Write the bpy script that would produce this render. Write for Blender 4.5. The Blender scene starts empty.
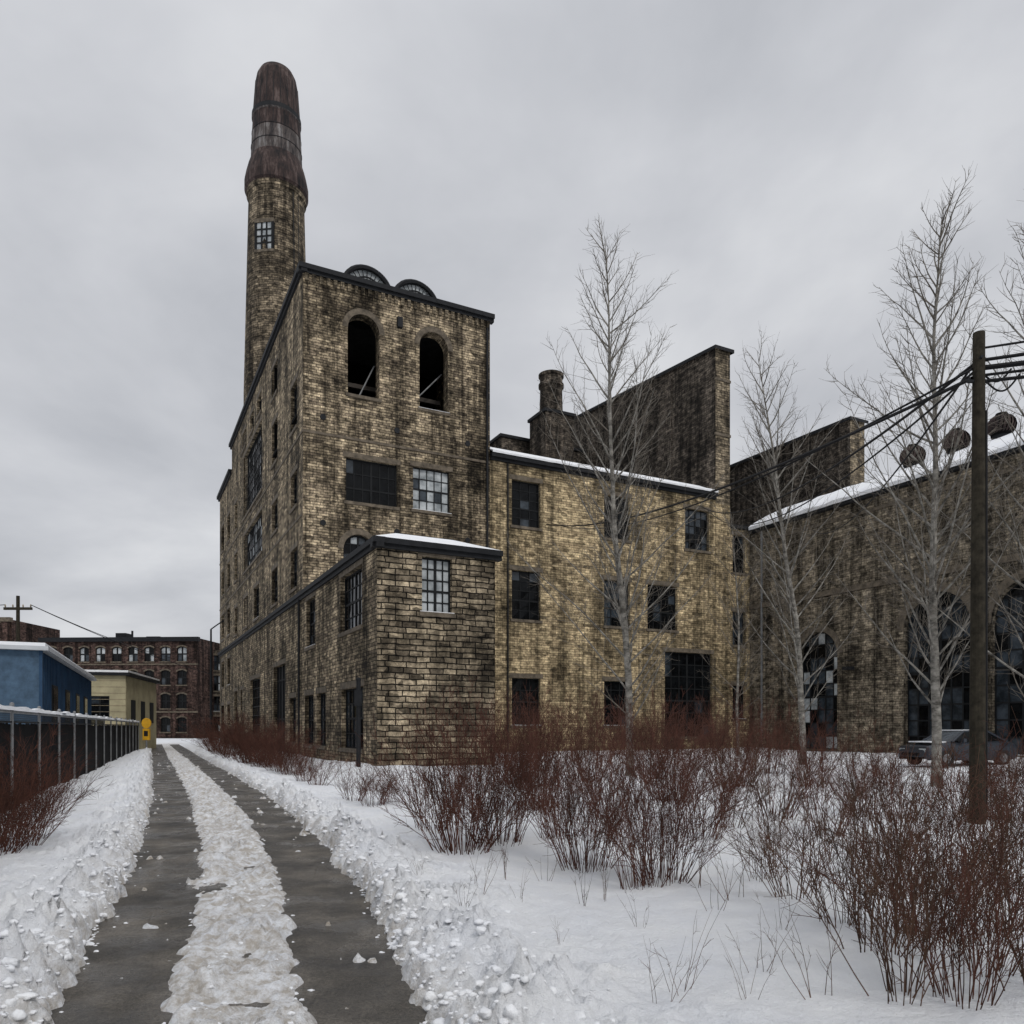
import bpy, math, random
from mathutils import Vector, noise, Matrix
random.seed(7)
S = bpy.context.scene
# ------------------------------------------------------------------ helpers
class MB:
    def __init__(s): s.v=[]; s.f=[]; s.m=[]; s.uv=[]; s.mats=[]
    def mi(s,mat):
        if mat not in s.mats: s.mats.append(mat)
        return s.mats.index(mat)
    def poly(s,pts,mat,uv=None):
        i=len(s.v); s.v.extend([tuple(p) for p in pts]); s.f.append(tuple(range(i,i+len(pts))))
        s.m.append(s.mi(mat)); s.uv.append(uv)
    def box(s,x0,x1,y0,y1,z0,z1,mat):
        if x0>x1:x0,x1=x1,x0
        if y0>y1:y0,y1=y1,y0
        p=[(x0,y0,z0),(x1,y0,z0),(x1,y1,z0),(x0,y1,z0),(x0,y0,z1),(x1,y0,z1),(x1,y1,z1),(x0,y1,z1)]
        for q in ((0,3,2,1),(4,5,6,7),(0,1,5,4),(1,2,6,5),(2,3,7,6),(3,0,4,7)):
            s.poly([p[k] for k in q],mat)
    def beam(s,p0,p1,r,mat,k=6,r1=None,cap=True):
        p0=Vector(p0);p1=Vector(p1);r1=r if r1 is None else r1
        d=(p1-p0).normalized(); a=d.orthogonal().normalized(); b=d.cross(a)
        A=[p0+(a*math.cos(2*math.pi*i/k)+b*math.sin(2*math.pi*i/k))*r for i in range(k)]
        B=[p1+(a*math.cos(2*math.pi*i/k)+b*math.sin(2*math.pi*i/k))*r1 for i in range(k)]
        for i in range(k):
            j=(i+1)%k; s.poly([A[i],A[j],B[j],B[i]],mat)
        if cap: s.poly(A[::-1],mat); s.poly(B,mat)
    def lathe(s,cx,cy,prof,k,mat,R=1):
        for q in range(len(prof)-1):
            r0,z0=prof[q][:2]; r1,z1=prof[q+1][:2]; mt=prof[q][2] if len(prof[q])>2 else mat
            for i in range(k):
                a0=2*math.pi*i/k;a1=2*math.pi*(i+1)/k
                pts=[(cx+r0*math.cos(a0),cy+r0*math.sin(a0),z0),(cx+r0*math.cos(a1),cy+r0*math.sin(a1),z0),
                     (cx+r1*math.cos(a1),cy+r1*math.sin(a1),z1),(cx+r1*math.cos(a0),cy+r1*math.sin(a0),z1)]
                s.poly(pts,mt,[(a0*R,z0),(a1*R,z0),(a1*R,z1),(a0*R,z1)])
    def obj(s,name,parent=None,smooth=False):
        me=bpy.data.meshes.new(name); me.from_pydata(s.v,[],s.f)
        for m in s.mats: me.materials.append(m)
        me.polygons.foreach_set('material_index',s.m)
        uvl=me.uv_layers.new(name='UVMap'); dat=[0.0]*(2*len(me.loops)); li=0
        for fi,f in enumerate(s.f):
            uv=s.uv[fi]
            if uv is None:
                a=Vector(s.v[f[0]]);b=Vector(s.v[f[1]]);c=Vector(s.v[f[2]])
                n=(b-a).cross(c-a)
                if n.length<1e-12: n=Vector((0,0,1))
                n.normalize()
                if abs(n.z)>0.75:
                    uv=[(s.v[k][0],s.v[k][1]) for k in f]
                else:
                    t=Vector((0,0,1)).cross(n).normalized()
                    if t.x+t.y<0: t=-t
                    uv=[(Vector(s.v[k]).dot(t),s.v[k][2]) for k in f]
            for u in uv: dat[li]=u[0];dat[li+1]=u[1];li+=2
        uvl.data.foreach_set('uv',dat)
        if smooth: me.polygons.foreach_set('use_smooth',[True]*len(me.polygons))
        me.update()
        o=bpy.data.objects.new(name,me); S.collection.objects.link(o)
        if parent: o.parent=parent
        return o
def empty(name,loc=(0,0,0),rot=0):
    e=bpy.data.objects.new(name,None); e.location=loc; e.rotation_euler=(0,0,rot); e.empty_display_size=.5
    S.collection.objects.link(e); return e

# ------------------------------------------------------------------ materials
def newmat(name):
    m=bpy.data.materials.new(name); m.use_nodes=True; nt=m.node_tree
    return m,nt,nt.nodes['Principled BSDF']
def N(nt,t,**kw):
    n=nt.nodes.new(t)
    for k,v in kw.items(): setattr(n,k,v)
    return n
def ramp(nt,src,stops):
    r=N(nt,'ShaderNodeValToRGB'); e=r.color_ramp.elements
    while len(e)<len(stops): e.new(.5)
    for i,(p,c) in enumerate(stops):
        e[i].position=p; e[i].color=(c,c,c,1) if not hasattr(c,'__len__') else (*c,1)
    nt.links.new(src,r.inputs[0]); return r.outputs[0]
def noi(nt,vec,scale,detail=5,rough=.6,mapscale=None):
    if mapscale:
        mp=N(nt,'ShaderNodeMapping'); mp.inputs['Scale'].default_value=mapscale; nt.links.new(vec,mp.inputs[0]); vec=mp.outputs[0]
    n=N(nt,'ShaderNodeTexNoise'); n.inputs['Scale'].default_value=scale; n.inputs['Detail'].default_value=detail
    n.inputs['Roughness'].default_value=rough; nt.links.new(vec,n.inputs['Vector']); return n.outputs['Fac']
def mul(nt,a,b,fac=1.0,mode='MULTIPLY'):
    m=N(nt,'ShaderNodeMix',data_type='RGBA',blend_type=mode); m.inputs[0].default_value=fac
    for s,i in ((a,6),(b,7)):
        if hasattr(s,'links'): nt.links.new(s,m.inputs[i])
        else: m.inputs[i].default_value=(*s,1)
    return m.outputs[2]
def bump(nt,b,h,strength,dist):
    n=N(nt,'ShaderNodeBump'); n.inputs['Strength'].default_value=strength; n.inputs['Distance'].default_value=dist
    nt.links.new(h,n.inputs['Height']); nt.links.new(n.outputs[0],b.inputs['Normal'])

def masonry(name,c1,c2,mort,bw,bh,ms=.012,dist=.06,stain=(.16,1.15),spread=(.37,.57),streak=.85,bumpd=.03,mott=(.2,1.6),cell=(.38,1.35)):
    m,nt,b=newmat(name)
    tc=N(nt,'ShaderNodeTexCoord'); ob=tc.outputs['Object']; uv=tc.outputs['UV']
    nz=N(nt,'ShaderNodeTexNoise'); nz.inputs['Scale'].default_value=1.5; nz.inputs['Detail'].default_value=3
    nt.links.new(uv,nz.inputs['Vector'])
    sc=N(nt,'ShaderNodeVectorMath',operation='MULTIPLY_ADD'); nt.links.new(nz.outputs['Color'],sc.inputs[0])
    sc.inputs[1].default_value=(dist*1.6,dist,0); nt.links.new(uv,sc.inputs[2])
    mpv=N(nt,'ShaderNodeMapping'); mpv.inputs['Scale'].default_value=(1/bw,1/(bh*1.15),0); nt.links.new(sc.outputs[0],mpv.inputs[0])
    vo=N(nt,'ShaderNodeTexVoronoi'); vo.inputs['Scale'].default_value=1; vo.inputs['Randomness'].default_value=.55; nt.links.new(mpv.outputs[0],vo.inputs['Vector'])
    sep=N(nt,'ShaderNodeSeparateColor'); nt.links.new(vo.outputs['Color'],sep.inputs[0])
    br=N(nt,'ShaderNodeTexBrick'); nt.links.new(sc.outputs[0],br.inputs['Vector'])
    br.inputs['Scale'].default_value=1; br.inputs['Brick Width'].default_value=bw; br.inputs['Row Height'].default_value=bh
    br.inputs['Mortar Size'].default_value=ms; br.inputs['Mortar Smooth'].default_value=.5
    br.inputs['Color1'].default_value=(*c1,1); br.inputs['Color2'].default_value=(*c2,1); br.inputs['Mortar'].default_value=(*mort,1)
    br.inputs['Bias'].default_value=-.05; br.squash=1.5; br.squash_frequency=3
    col=mul(nt,br.outputs['Color'],ramp(nt,sep.outputs[0],[(0,cell[0]),(.45,1.0),(1,cell[1])]),.85)
    iv=N(nt,'ShaderNodeMath',operation='SUBTRACT'); iv.inputs[0].default_value=1; nt.links.new(br.outputs['Fac'],iv.inputs[1]); hj=iv.outputs[0]
    n1=noi(nt,ob,.34,7,.74); col=mul(nt,col,ramp(nt,n1,[(spread[0],stain[0]),(spread[1],stain[1])]))
    n2=noi(nt,ob,1.0,5,.68,(1.5,1.5,.09)); col=mul(nt,col,ramp(nt,n2,[(.40,.16),(.56,1.05)]),streak)
    n3=noi(nt,uv,3.6,5,.8); col=mul(nt,col,ramp(nt,n3,[(.36,mott[0]),(.64,mott[1])]),.95)
    nt.links.new(col,b.inputs['Base Color']); b.inputs['Roughness'].default_value=.92
    b.inputs['Specular IOR Level'].default_value=.15
    hh=N(nt,'ShaderNodeMath',operation='MULTIPLY_ADD'); nt.links.new(n3,hh.inputs[0]); hh.inputs[1].default_value=1.3
    nt.links.new(hj,hh.inputs[2]); bump(nt,b,hh.outputs[0],1,bumpd)
    return m
M_TAN=masonry('tan_stone_masonry',(.51,.412,.275),(.185,.147,.104),(.045,.037,.03),.40,.15,.016)
M_WING=masonry('ochre_brick',(.60,.475,.285),(.30,.23,.138),(.08,.064,.042),.40,.155,.012,stain=(.3,1.1),spread=(.34,.54),streak=.75,mott=(.35,1.45))
M_RUB=masonry('coursed_rubble_stone',(.47,.385,.265),(.15,.122,.088),(.016,.014,.011),.58,.23,.028,.13,stain=(.3,1.15),bumpd=.08,cell=(.25,1.4),mott=(.35,1.45),streak=.5)
M_HALL=masonry('hall_brick',(.35,.295,.215),(.16,.134,.10),(.05,.042,.033),.4,.15,.012,stain=(.35,1.1))
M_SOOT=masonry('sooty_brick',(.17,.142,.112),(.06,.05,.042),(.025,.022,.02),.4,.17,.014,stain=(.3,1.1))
M_PIER=masonry('pier_brick',(.33,.27,.185),(.13,.106,.077),(.04,.033,.025),.42,.17,.014,stain=(.35,1.1))
M_CHIM=masonry('chimney_brick',(.34,.275,.19),(.12,.098,.072),(.035,.03,.024),.45,.19,.018,stain=(.25,1.1))
M_RED=masonry('red_brick',(.12,.075,.062),(.065,.043,.037),(.04,.03,.028),.5,.2,.012,stain=(.5,1.1))
def plain(name,col,rough=.6,metal=0,var=.35,scale=3,bmp=.0,spec=.4,bscale=20):
    m,nt,b=newmat(name); tc=N(nt,'ShaderNodeTexCoord')
    n=noi(nt,tc.outputs['Object'],scale,5,.65)
    nt.links.new(mul(nt,col,ramp(nt,n,[(.3,1-var),(.7,1+var)])),b.inputs['Base Color'])
    b.inputs['Roughness'].default_value=rough; b.inputs['Metallic'].default_value=metal; b.inputs['Specular IOR Level'].default_value=spec
    if bmp: bump(nt,b,noi(nt,tc.outputs['Object'],bscale,5,.7),.7,bmp)
    return m
M_STONE=plain('lintel_stone',(.11,.090,.066),.9,var=.6,scale=3,bmp=.02)
M_STONEL=plain('pale_stone',(.22,.18,.12),.9,var=.6,scale=2,bmp=.02)
M_METAL=plain('dark_sheet_metal',(.013,.014,.016),.7,0,spec=.2)
M_FRAME=plain('window_frame_paint',(.009,.010,.011),.7,spec=.2)
M_ROOF=plain('tar_roof',(.05,.05,.05),.9)
M_DARK=plain('dark_interior',(.006,.006,.006),.95,spec=.05)
M_BEAM=plain('interior_timber',(.05,.042,.035),.8)
M_GALV=plain('galvanised_steel',(.20,.205,.21),.55,.4)
M_BLACK=plain('black_slat',(.007,.007,.008),.85,spec=.1)
M_WOODP=plain('pole_wood',(.028,.024,.017),.9,var=.6,scale=8,bmp=.01,spec=.15)
M_CABLE=plain('cable_rubber',(.008,.008,.009),.7,spec=.2)
def rustmetal(name,stops):
    m,nt,b=newmat(name); tc=N(nt,'ShaderNodeTexCoord'); o=tc.outputs['Object']
    n=noi(nt,o,1.2,7,.75,(1.7,1.7,.35)); c=ramp(nt,n,stops)
    nt.links.new(c,b.inputs['Base Color']); b.inputs['Roughness'].default_value=.85; b.inputs['Specular IOR Level'].default_value=.25; bump(nt,b,n,.6,.05); return m
M_RUST=rustmetal('rusted_metal',[(.38,(.010,.009,.010)),(.52,(.045,.030,.027)),(.70,(.15,.115,.105))])
M_ZINC=rustmetal('streaked_zinc',[(.36,(.02,.018,.02)),(.5,(.085,.072,.067)),(.66,(.25,.24,.235))])
def glass(name,c0,c1,rough=.08,spec=.3):
    m,nt,b=newmat(name); tc=N(nt,'ShaderNodeTexCoord'); n=noi(nt,tc.outputs['Object'],1.3,4,.6)
    nt.links.new(ramp(nt,n,[(.35,c0),(.65,c1)]),b.inputs['Base Color']); b.inputs['Roughness'].default_value=rough
    b.inputs['Specular IOR Level'].default_value=spec
    n2=noi(nt,tc.outputs['Object'],2.5,2,.5); bump(nt,b,n2,.25,.02); return m
M_GL=glass('dark_glass',(.002,.0022,.0025),(.007,.008,.009),.1,.15)
M_GLB=glass('blueish_glass',(.010,.014,.018),(.05,.062,.075),.15,.4)
M_GLP=glass('pale_sky_tint_glass',(.18,.20,.21),(.50,.53,.54),.35)  # pale colour paints sky reflection into window panes; also serves plain pale lenses
def snowmat(name,ground=False):
    m,nt,b=newmat(name); tc=N(nt,'ShaderNodeTexCoord'); o=tc.outputs['Object']
    n=noi(nt,o,1.5,5,.6); c=ramp(nt,n,[(.3,(.78,.80,.84)),(.7,(.87,.88,.89))])
    if ground:
        at=N(nt,'ShaderNodeAttribute',attribute_name='dirt')
        nn=noi(nt,o,8,6,.75); r=ramp(nt,nn,[(.40,0),(.60,1)])
        mm=N(nt,'ShaderNodeMath',operation='MULTIPLY'); nt.links.new(at.outputs['Fac'],mm.inputs[0]); nt.links.new(r,mm.inputs[1])
        mx=N(nt,'ShaderNodeMix',data_type='RGBA'); nt.links.new(mm.outputs[0],mx.inputs[0]); nt.links.new(c,mx.inputs[6]); mx.inputs[7].default_value=(.38,.33,.265,1); c=mx.outputs[2]
        sp_=noi(nt,o,22,3,.9); c=mul(nt,c,ramp(nt,sp_,[(.24,(.45,.38,.3)),(.30,(1,1,1))]),.7)
    nt.links.new(c,b.inputs['Base Color']); b.inputs['Roughness'].default_value=.75; b.inputs['Specular IOR Level'].default_value=.3
    h=N(nt,'ShaderNodeMath',operation='ADD'); nt.links.new(noi(nt,o,14,6,.74),h.inputs[0]); nt.links.new(noi(nt,o,2.2,3,.6),h.inputs[1])
    bump(nt,b,h.outputs[0],.9,.07 if ground else .03)
    return m
M_SNOW=snowmat('snow'); M_SNOWG=snowmat('snow_ground',True)
def asphalt():
    m,nt,b=newmat('wet_asphalt'); tc=N(nt,'ShaderNodeTexCoord'); o=tc.outputs['Object']
    n=noi(nt,o,1.3,6,.7); n2=noi(nt,o,45,4,.85)
    c=ramp(nt,n,[(.32,(.018,.0165,.015)),(.5,(.05,.044,.036)),(.68,(.11,.096,.078))])
    c=mul(nt,c,ramp(nt,n2,[(.34,.25),(.66,2.1)]),.95)
    gsp=noi(nt,o,130,2,.6); c=mul(nt,c,ramp(nt,gsp,[(.60,(0,0,0)),(.70,(.13,.118,.10))]),1,'ADD')
    nt.links.new(c,b.inputs['Base Color'])
    n3=noi(nt,o,1.1,4,.6); nt.links.new(ramp(nt,n3,[(.40,.13),(.58,.8)]),b.inputs['Roughness'])
    v=N(nt,'ShaderNodeTexVoronoi',feature='DISTANCE_TO_EDGE'); v.inputs['Scale'].default_value=1.3; nt.links.new(o,v.inputs['Vector'])
    cr=ramp(nt,v.outputs['Distance'],[(0,0),(.015,1)])
    mm=N(nt,'ShaderNodeMath',operation='MULTIPLY_ADD'); nt.links.new(cr,mm.inputs[0]); mm.inputs[1].default_value=.5; nt.links.new(n2,mm.inputs[2])
    bump(nt,b,mm.outputs[0],1,.012); return m
M_ASPH=asphalt()
def bark(name,c0,c1,scale,stretch=(1,1,.4)):
    m,nt,b=newmat(name); tc=N(nt,'ShaderNodeTexCoord')
    n=noi(nt,tc.outputs['Object'],scale,3,.7,stretch)
    nt.links.new(ramp(nt,n,[(.35,c0),(.65,c1)]),b.inputs['Base Color']); b.inputs['Roughness'].default_value=.9; b.inputs['Specular IOR Level'].default_value=.1
    return m
M_BARK=bark('aspen_bark',(.07,.065,.057),(.30,.285,.255),3,(1,1,2))
M_TWIG=bark('aspen_twig',(.075,.066,.056),(.23,.205,.172),2)
M_DOG=bark('dogwood_twig',(.030,.016,.012),(.125,.055,.040),3)
M_DRY=bark('dry_stem',(.035,.022,.016),(.135,.078,.054),3)

# ------------------------------------------------------------------ facade system (local axes)
def facade(W,G,axis,c,s0,s1,z0,z1,ops,mat,rev=.32,sills=True):
    def P(s,z,d): return (s,c+d,z) if axis=='f' else (c+d,s,z)
    def quad(B,a,mt):
        B.poly(a if axis=='f' else a[::-1],mt)
    def bx(B,a0,a1,b0,b1,d0,d1,mt):
        if axis=='f': B.box(a0,a1,c+d0,c+d1,b0,b1,mt)
        else: B.box(c+d0,c+d1,a0,a1,b0,b1,mt)
    ops=[dict(s0=o[0],s1=o[1],z0=o[2],z1=o[3],**(o[4] if len(o)>4 else {})) for o in ops]
    xs=sorted({s0,s1,*[o['s0'] for o in ops],*[o['s1'] for o in ops]})
    zs=sorted({z0,z1,*[o['z0'] for o in ops],*[o['z1'] for o in ops]})
    for i in range(len(xs)-1):
        for j in range(len(zs)-1):
            mx=(xs[i]+xs[i+1])/2; mz=(zs[j]+zs[j+1])/2
            if any(o['s0']<mx<o['s1'] and o['z0']<mz<o['z1'] for o in ops): continue
            quad(W,[P(xs[i],zs[j],0),P(xs[i+1],zs[j],0),P(xs[i+1],zs[j+1],0),P(xs[i],zs[j+1],0)],mat)
    for o in ops:
        a0,a1,b0,b1=o['s0'],o['s1'],o['z0'],o['z1']; rise=o.get('arch',0); kind=o.get('k','win')
        nx=o.get('nx',max(2,round((a1-a0)/.6))); nz=o.get('nz',max(3,round((b1-b0)/.6)))
        top=b1-.02; spring=top-rise; n=14; hw=(a1-a0)/2; cx=(a0+a1)/2
        def zt(s):
            if not rise: return b1
            if rise>=hw*.98:
                return spring+math.sqrt(max(0,hw*hw-(s-cx)**2))*rise/hw
            R=(hw*hw+rise*rise)/(2*rise); return top-R+math.sqrt(max(0,R*R-(s-cx)**2))
        zl=spring if rise else b1
        R_=o.get('rev',rev); RM=mat
        quad(W,[P(a0,b0,0),P(a0,zl,0),P(a0,zl,R_),P(a0,b0,R_)],RM)
        quad(W,[P(a1,b0,R_),P(a1,zl,R_),P(a1,zl,0),P(a1,b0,0)],RM)
        quad(W,[P(a0,b0,R_),P(a1,b0,R_),P(a1,b0,0),P(a0,b0,0)],RM)
        if not rise: quad(W,[P(a0,b1,0),P(a1,b1,0),P(a1,b1,R_),P(a0,b1,R_)],RM)
        else:
            ss=[cx-hw*math.cos(math.pi*i/n) for i in range(n+1)]
            for i in range(n):
                u,v=ss[i],ss[i+1]
                quad(W,[P(u,zt(u),0),P(v,zt(v),0),P(v,b1,0),P(u,b1,0)],mat)
                quad(W,[P(u,zt(u),R_),P(v,zt(v),R_),P(v,zt(v),0),P(u,zt(u),0)][::-1],RM)
            t=o.get('ring',.32); p=-.035
            def out(s):
                zc=(spring if rise>=hw*.98 else top-(hw*hw+rise*rise)/(2*rise))
                v=Vector((s-cx,zt(s)-zc)); v.normalize(); return (s+v.x*t,zt(s)+v.y*t)
            for i in range(n):
                u,v=ss[i],ss[i+1]; ou,ov=out(u),out(v)
                mm=M_STONE
                quad(W,[P(u,zt(u),p),P(v,zt(v),p),P(ov[0],ov[1],p),P(ou[0],ou[1],p)],mm)
                quad(W,[P(ou[0],ou[1],p),P(ov[0],ov[1],p),P(ov[0],ov[1],.01),P(ou[0],ou[1],.01)],mm)
                quad(W,[P(u,zt(u),.01),P(v,zt(v),.01),P(v,zt(v),p),P(u,zt(u),p)],mm)
        if sills and kind!='door':
            bx(W,a0-.12,a1+.12,b0-.16,b0+.012,-.09,.12,M_STONE)
            if o.get('snow',random.random()<.25): bx(W,a0-.08,a1+.08,b0+.013,b0+.04,-.07,.1,M_SNOW)
        if not rise and sills:
            bx(W,a0-.18,a1+.18,b1+.012,b1+.3,-.02,.12,M_STONE if o.get('lin',1) else mat)
        if kind=='open': continue
        f=.07; g0=R_-.12; g1=R_-.04; gd=R_-.07
        if kind=='door':
            bx(G,a0,a1,b0,b1,R_-.02,R_+.05,M_FRAME)
            nn=max(2,round((a1-a0)/.9))
            for i in range(nn+1):
                s=a0+(a1-a0)*i/nn; bx(G,s-.05,s+.05,b0,b1,R_-.09,R_-.021,M_METAL)
            for z in (b0+1.0,b0+2.2,b1-.9): 
                if z<b1: bx(G,a0,a1,z-.05,z+.05,R_-.08,R_-.0215,M_METAL)
            continue
        bx(G,a0,a0+f,b0,zl,g0,g1,M_FRAME); bx(G,a1-f,a1,b0,zl,g0,g1,M_FRAME)
        bx(G,a0+f,a1-f,b0,b0+f,g0,g1,M_FRAME)
        if not rise: bx(G,a0+f,a1-f,b1-f,b1,g0,g1,M_FRAME)
        else:
            for i in range(n):
                u,v=ss[i],ss[i+1]; 
                quad(G,[P(u,zt(u)-.12,g0),P(v,zt(v)-.12,g0),P(v,zt(v),g0),P(u,zt(u),g0)],M_FRAME)
        mb=o.get('mb',.026)
        for i in range(1,nx):
            s=a0+(a1-a0)*i/nx; w=mb*(2.2 if (nx%2==0 and i==nx//2) else 1); bx(G,s-w,s+w,b0+f,zt(s)-.01,g0+.01,g1-.005,M_FRAME)
        for j in range(1,nz):
            z=b0+(b1-b0)*j/nz; w=mb*(1.8 if j==nz//2 else 1)
            if z<zl: bx(G,a0+f,a1-f,z-w,z+w,g0+.014,g1-.008,M_FRAME)
            else:
                half=hw*math.sqrt(max(0,1-((z-spring)/max(rise,.01))**2)); 
                if half>.1: bx(G,cx-half,cx+half,z-w,z+w,g0+.014,g1-.008,M_FRAME)
        gm=o.get('g','d')
        for i in range(nx):
            for j in range(nz):
                u=a0+(a1-a0)*i/nx; v=a0+(a1-a0)*(i+1)/nx; p0=b0+(b1-b0)*j/nz; p1=b0+(b1-b0)*(j+1)/nz
                r=random.random()
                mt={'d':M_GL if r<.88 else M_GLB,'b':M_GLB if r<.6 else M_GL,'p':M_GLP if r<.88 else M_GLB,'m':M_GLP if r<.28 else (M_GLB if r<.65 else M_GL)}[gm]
                e=[random.uniform(-.012,.012) for _ in range(2)]
                if rise:
                    K=4
                    for q in range(K):
                        uu=u+(v-u)*q/K; vv=u+(v-u)*(q+1)/K; z_u=max(p0,min(p1,zt(min(max(uu,a0+.001),a1-.001)))); z_v=max(p0,min(p1,zt(min(max(vv,a0+.001),a1-.001))))
                        if z_u-p0<1e-4 and z_v-p0<1e-4: continue
                        quad(G,[P(uu,p0,gd),P(vv,p0,gd),P(vv,z_v,gd),P(uu,z_u,gd)],mt)
                else:
                    quad(G,[P(u,p0,gd+e[0]),P(v,p0,gd+e[1]),P(v,p1,gd+e[1]*.2),P(u,p1,gd-e[0])],mt)
ROT=math.radians(27.17)
OX,OY=-5.3,30.0
def loc2w(a,b): return (OX+a*math.cos(ROT)-b*math.sin(ROT), OY+a*math.sin(ROT)+b*math.cos(ROT))

# ================================================================= main mill
mill=empty('stone_mill_building',(OX,OY,0),ROT)
W=MB();G=MB();T=MB()
TB,TE,EE=13.64,43.7,53.0; TA=11.42; TH=27.0
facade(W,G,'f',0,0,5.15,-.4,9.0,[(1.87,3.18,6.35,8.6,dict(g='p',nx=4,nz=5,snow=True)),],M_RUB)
facade(W,G,'l',0,0,TB,-.4,9.0,[(2.1,5.6,5.95,8.5,dict(nx=6,nz=4)),(10.7,12.8,5.95,8.5,dict(nx=3,nz=4)),
   (1.9,5.4,.75,3.4,dict(nx=6,nz=4,g='b')),(8.4,10.3,.75,3.4,dict(nx=3,g='b')),(11.1,13.1,.75,3.4,dict(nx=3,g='b'))],M_TAN)
facade(W,G,'f',TB,0,TA,-.4,TH,[(2.5,4.35,20.6,25.3,dict(k='open',arch=.93,rev=.7)),(6.8,8.62,20.6,25.3,dict(k='open',arch=.91,rev=.7)),
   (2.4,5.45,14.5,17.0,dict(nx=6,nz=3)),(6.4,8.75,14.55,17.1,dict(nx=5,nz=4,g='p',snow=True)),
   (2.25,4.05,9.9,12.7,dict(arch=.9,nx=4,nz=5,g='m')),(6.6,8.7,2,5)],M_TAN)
ops=[]
for (b0,b1) in ((15.2,17.0),(21.3,23.3)):
    ops+= [(b0,b1,9.7,12.0),(b0,b1,14.4,16.4),(b0,b1,18.9,21.6)]
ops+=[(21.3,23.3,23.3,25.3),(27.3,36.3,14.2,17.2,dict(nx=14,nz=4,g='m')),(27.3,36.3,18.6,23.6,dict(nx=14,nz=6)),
      (28.6,31.0,9.7,12.1),(34,36.3,9.7,12.1),(40,41.8,9.7,12.1),(40,41.8,14.4,16.8),(40,41.8,18.8,21.2),(27.5,29.5,24.3,25.7),(31,33,24.3,25.7),(35,37,24.3,25.7),
      (15.6,17.3,.8,3.4,dict(g='b')),(18.7,22.7,.0,5.6,dict(k='door')),(28.2,32.8,1.2,5.3,dict(nx=6,nz=6)),(36,38,1.2,4.8),(40,42,1.2,4.8)]
facade(W,G,'l',0,TB,TE,-.4,TH,ops,M_TAN)
facade(W,G,'l',0,TE,EE,-.4,24.8,[(b,b+1.9,z,z+2.5) for b in (45,49.5) for z in (1.3,5.6,10.2,14.5,18.9)],M_TAN)
def wall(B,p0,p1,z0,z1,mt): B.poly([(p0[0],p0[1],z0),(p1[0],p1[1],z0),(p1[0],p1[1],z1),(p0[0],p0[1],z1)],mt)
wall(W,(5.15,0),(5.15,TB),-.4,9.0,M_TAN)
wall(W,(TA,TB),(TA,EE),-.4,TH,M_TAN); wall(W,(TA,EE),(0,EE),-.4,24.8,M_TAN); wall(W,(TA,TE),(0,TE),24,TH,M_TAN)
W.poly([(0,TB,TH-.1),(TA,TB,TH-.1),(TA,TE,TH-.1),(0,TE,TH-.1)],M_ROOF)
W.poly([(0,TE,24.7),(TA,TE,24.7),(TA,EE,24.7),(0,EE,24.7)],M_ROOF)
T.box(.05,TA-.05,TB+.8,TB+14,19.6,19.8,M_DARK); T.box(.05,TA-.05,TB+9,TB+9.1,19.8,26.8,M_DARK)
T.beam((3.1,TB+1.5,20.2),(4.5,TB+1.5,23.2),.05,M_GALV); T.beam((7.0,TB+1.5,21.6),(8.8,TB+1.5,23.6),.045,M_GALV)
T.beam((2.3,TB+1.8,20.4),(5,TB+1.8,21.6),.08,M_BEAM)
T.box(2.3,9,TB+2.2,TB+2.4,22,22.25,M_BEAM)
def cornice(B,axis,c,s0,s1,z,h,p,mt=M_METAL):
    if axis=='f': B.box(s0,s1,c-p,c+.25,z,z+h,mt); B.box(s0,s1,c-p*.5,c+.2,z-.18,z-.003,mt)
    else: B.box(c-p,c+.25,s0,s1,z,z+h,mt); B.box(c-p*.5,c+.2,s0,s1,z-.18,z-.003,mt)
cornice(T,'l',0,TB-.22,TE+.2,TH-.05,.26,.26); cornice(T,'f',TB,-.263,TA+.22,TH-.052,.264,.265)
T.box(-.2,TA+.2,TB-.2,TB+.2,TH+.213,TH+.25,M_SNOW)
cornice(T,'l',0,TE+.2,EE+.3,24.7,.3,.28)
cornice(T,'l',0,-.3,EE,8.92,.22,.22); cornice(T,'f',0,-.222,5.42,8.922,.222,.24); T.box(5.15,5.42,0.25,TB-.01,8.92,9.14,M_METAL)
W.box(-.045,TA,TB-.045,TB+.1,18.0,18.14,M_STONE); W.box(-.044,.1,TB+.1,EE,18.0,18.14,M_STONE)
W.box(-.044,.1,TB+.1,EE,13.4,13.54,M_STONE)
for i in range(29): W.box(.1+i*.395,.3+i*.395,TB-.12,TB+.05,26.35,26.76,M_PIER)
for a in (1.1,5.4,9.9):
    for z in (19.0,13.1): T.beam((a,TB-.06,z),(a,TB+.05,z),.17,M_METAL,8)
T.box(5.4,5.7,TB-.22,TB,25.0,25.6,M_METAL)
z0=9.146
rp=[(-.2,-.22),(5.4,-.22),(5.4,TB),(-.2,TB)]; ri=[(1.3,1.6),(3.9,1.6),(3.9,TB),(1.3,TB)]
for i in (0,1,3):
    j=(i+1)%4
    W.poly([(*rp[i],z0),(*rp[j],z0),(*ri[j],z0+.68),(*ri[i],z0+.68)],M_SNOW)
W.poly([(*p,z0+.68) for p in ri],M_SNOW)
T.beam((TA-.25,TB-.16,.3),(TA-.25,TB-.16,26.3),.07,M_METAL); T.beam((-.12,TB+.5,.3),(-.12,TB+.5,8.8),.06,M_METAL)
W.obj('walls',mill); G.obj('windows',mill); T.obj('cornices_and_ironwork',mill)
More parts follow.
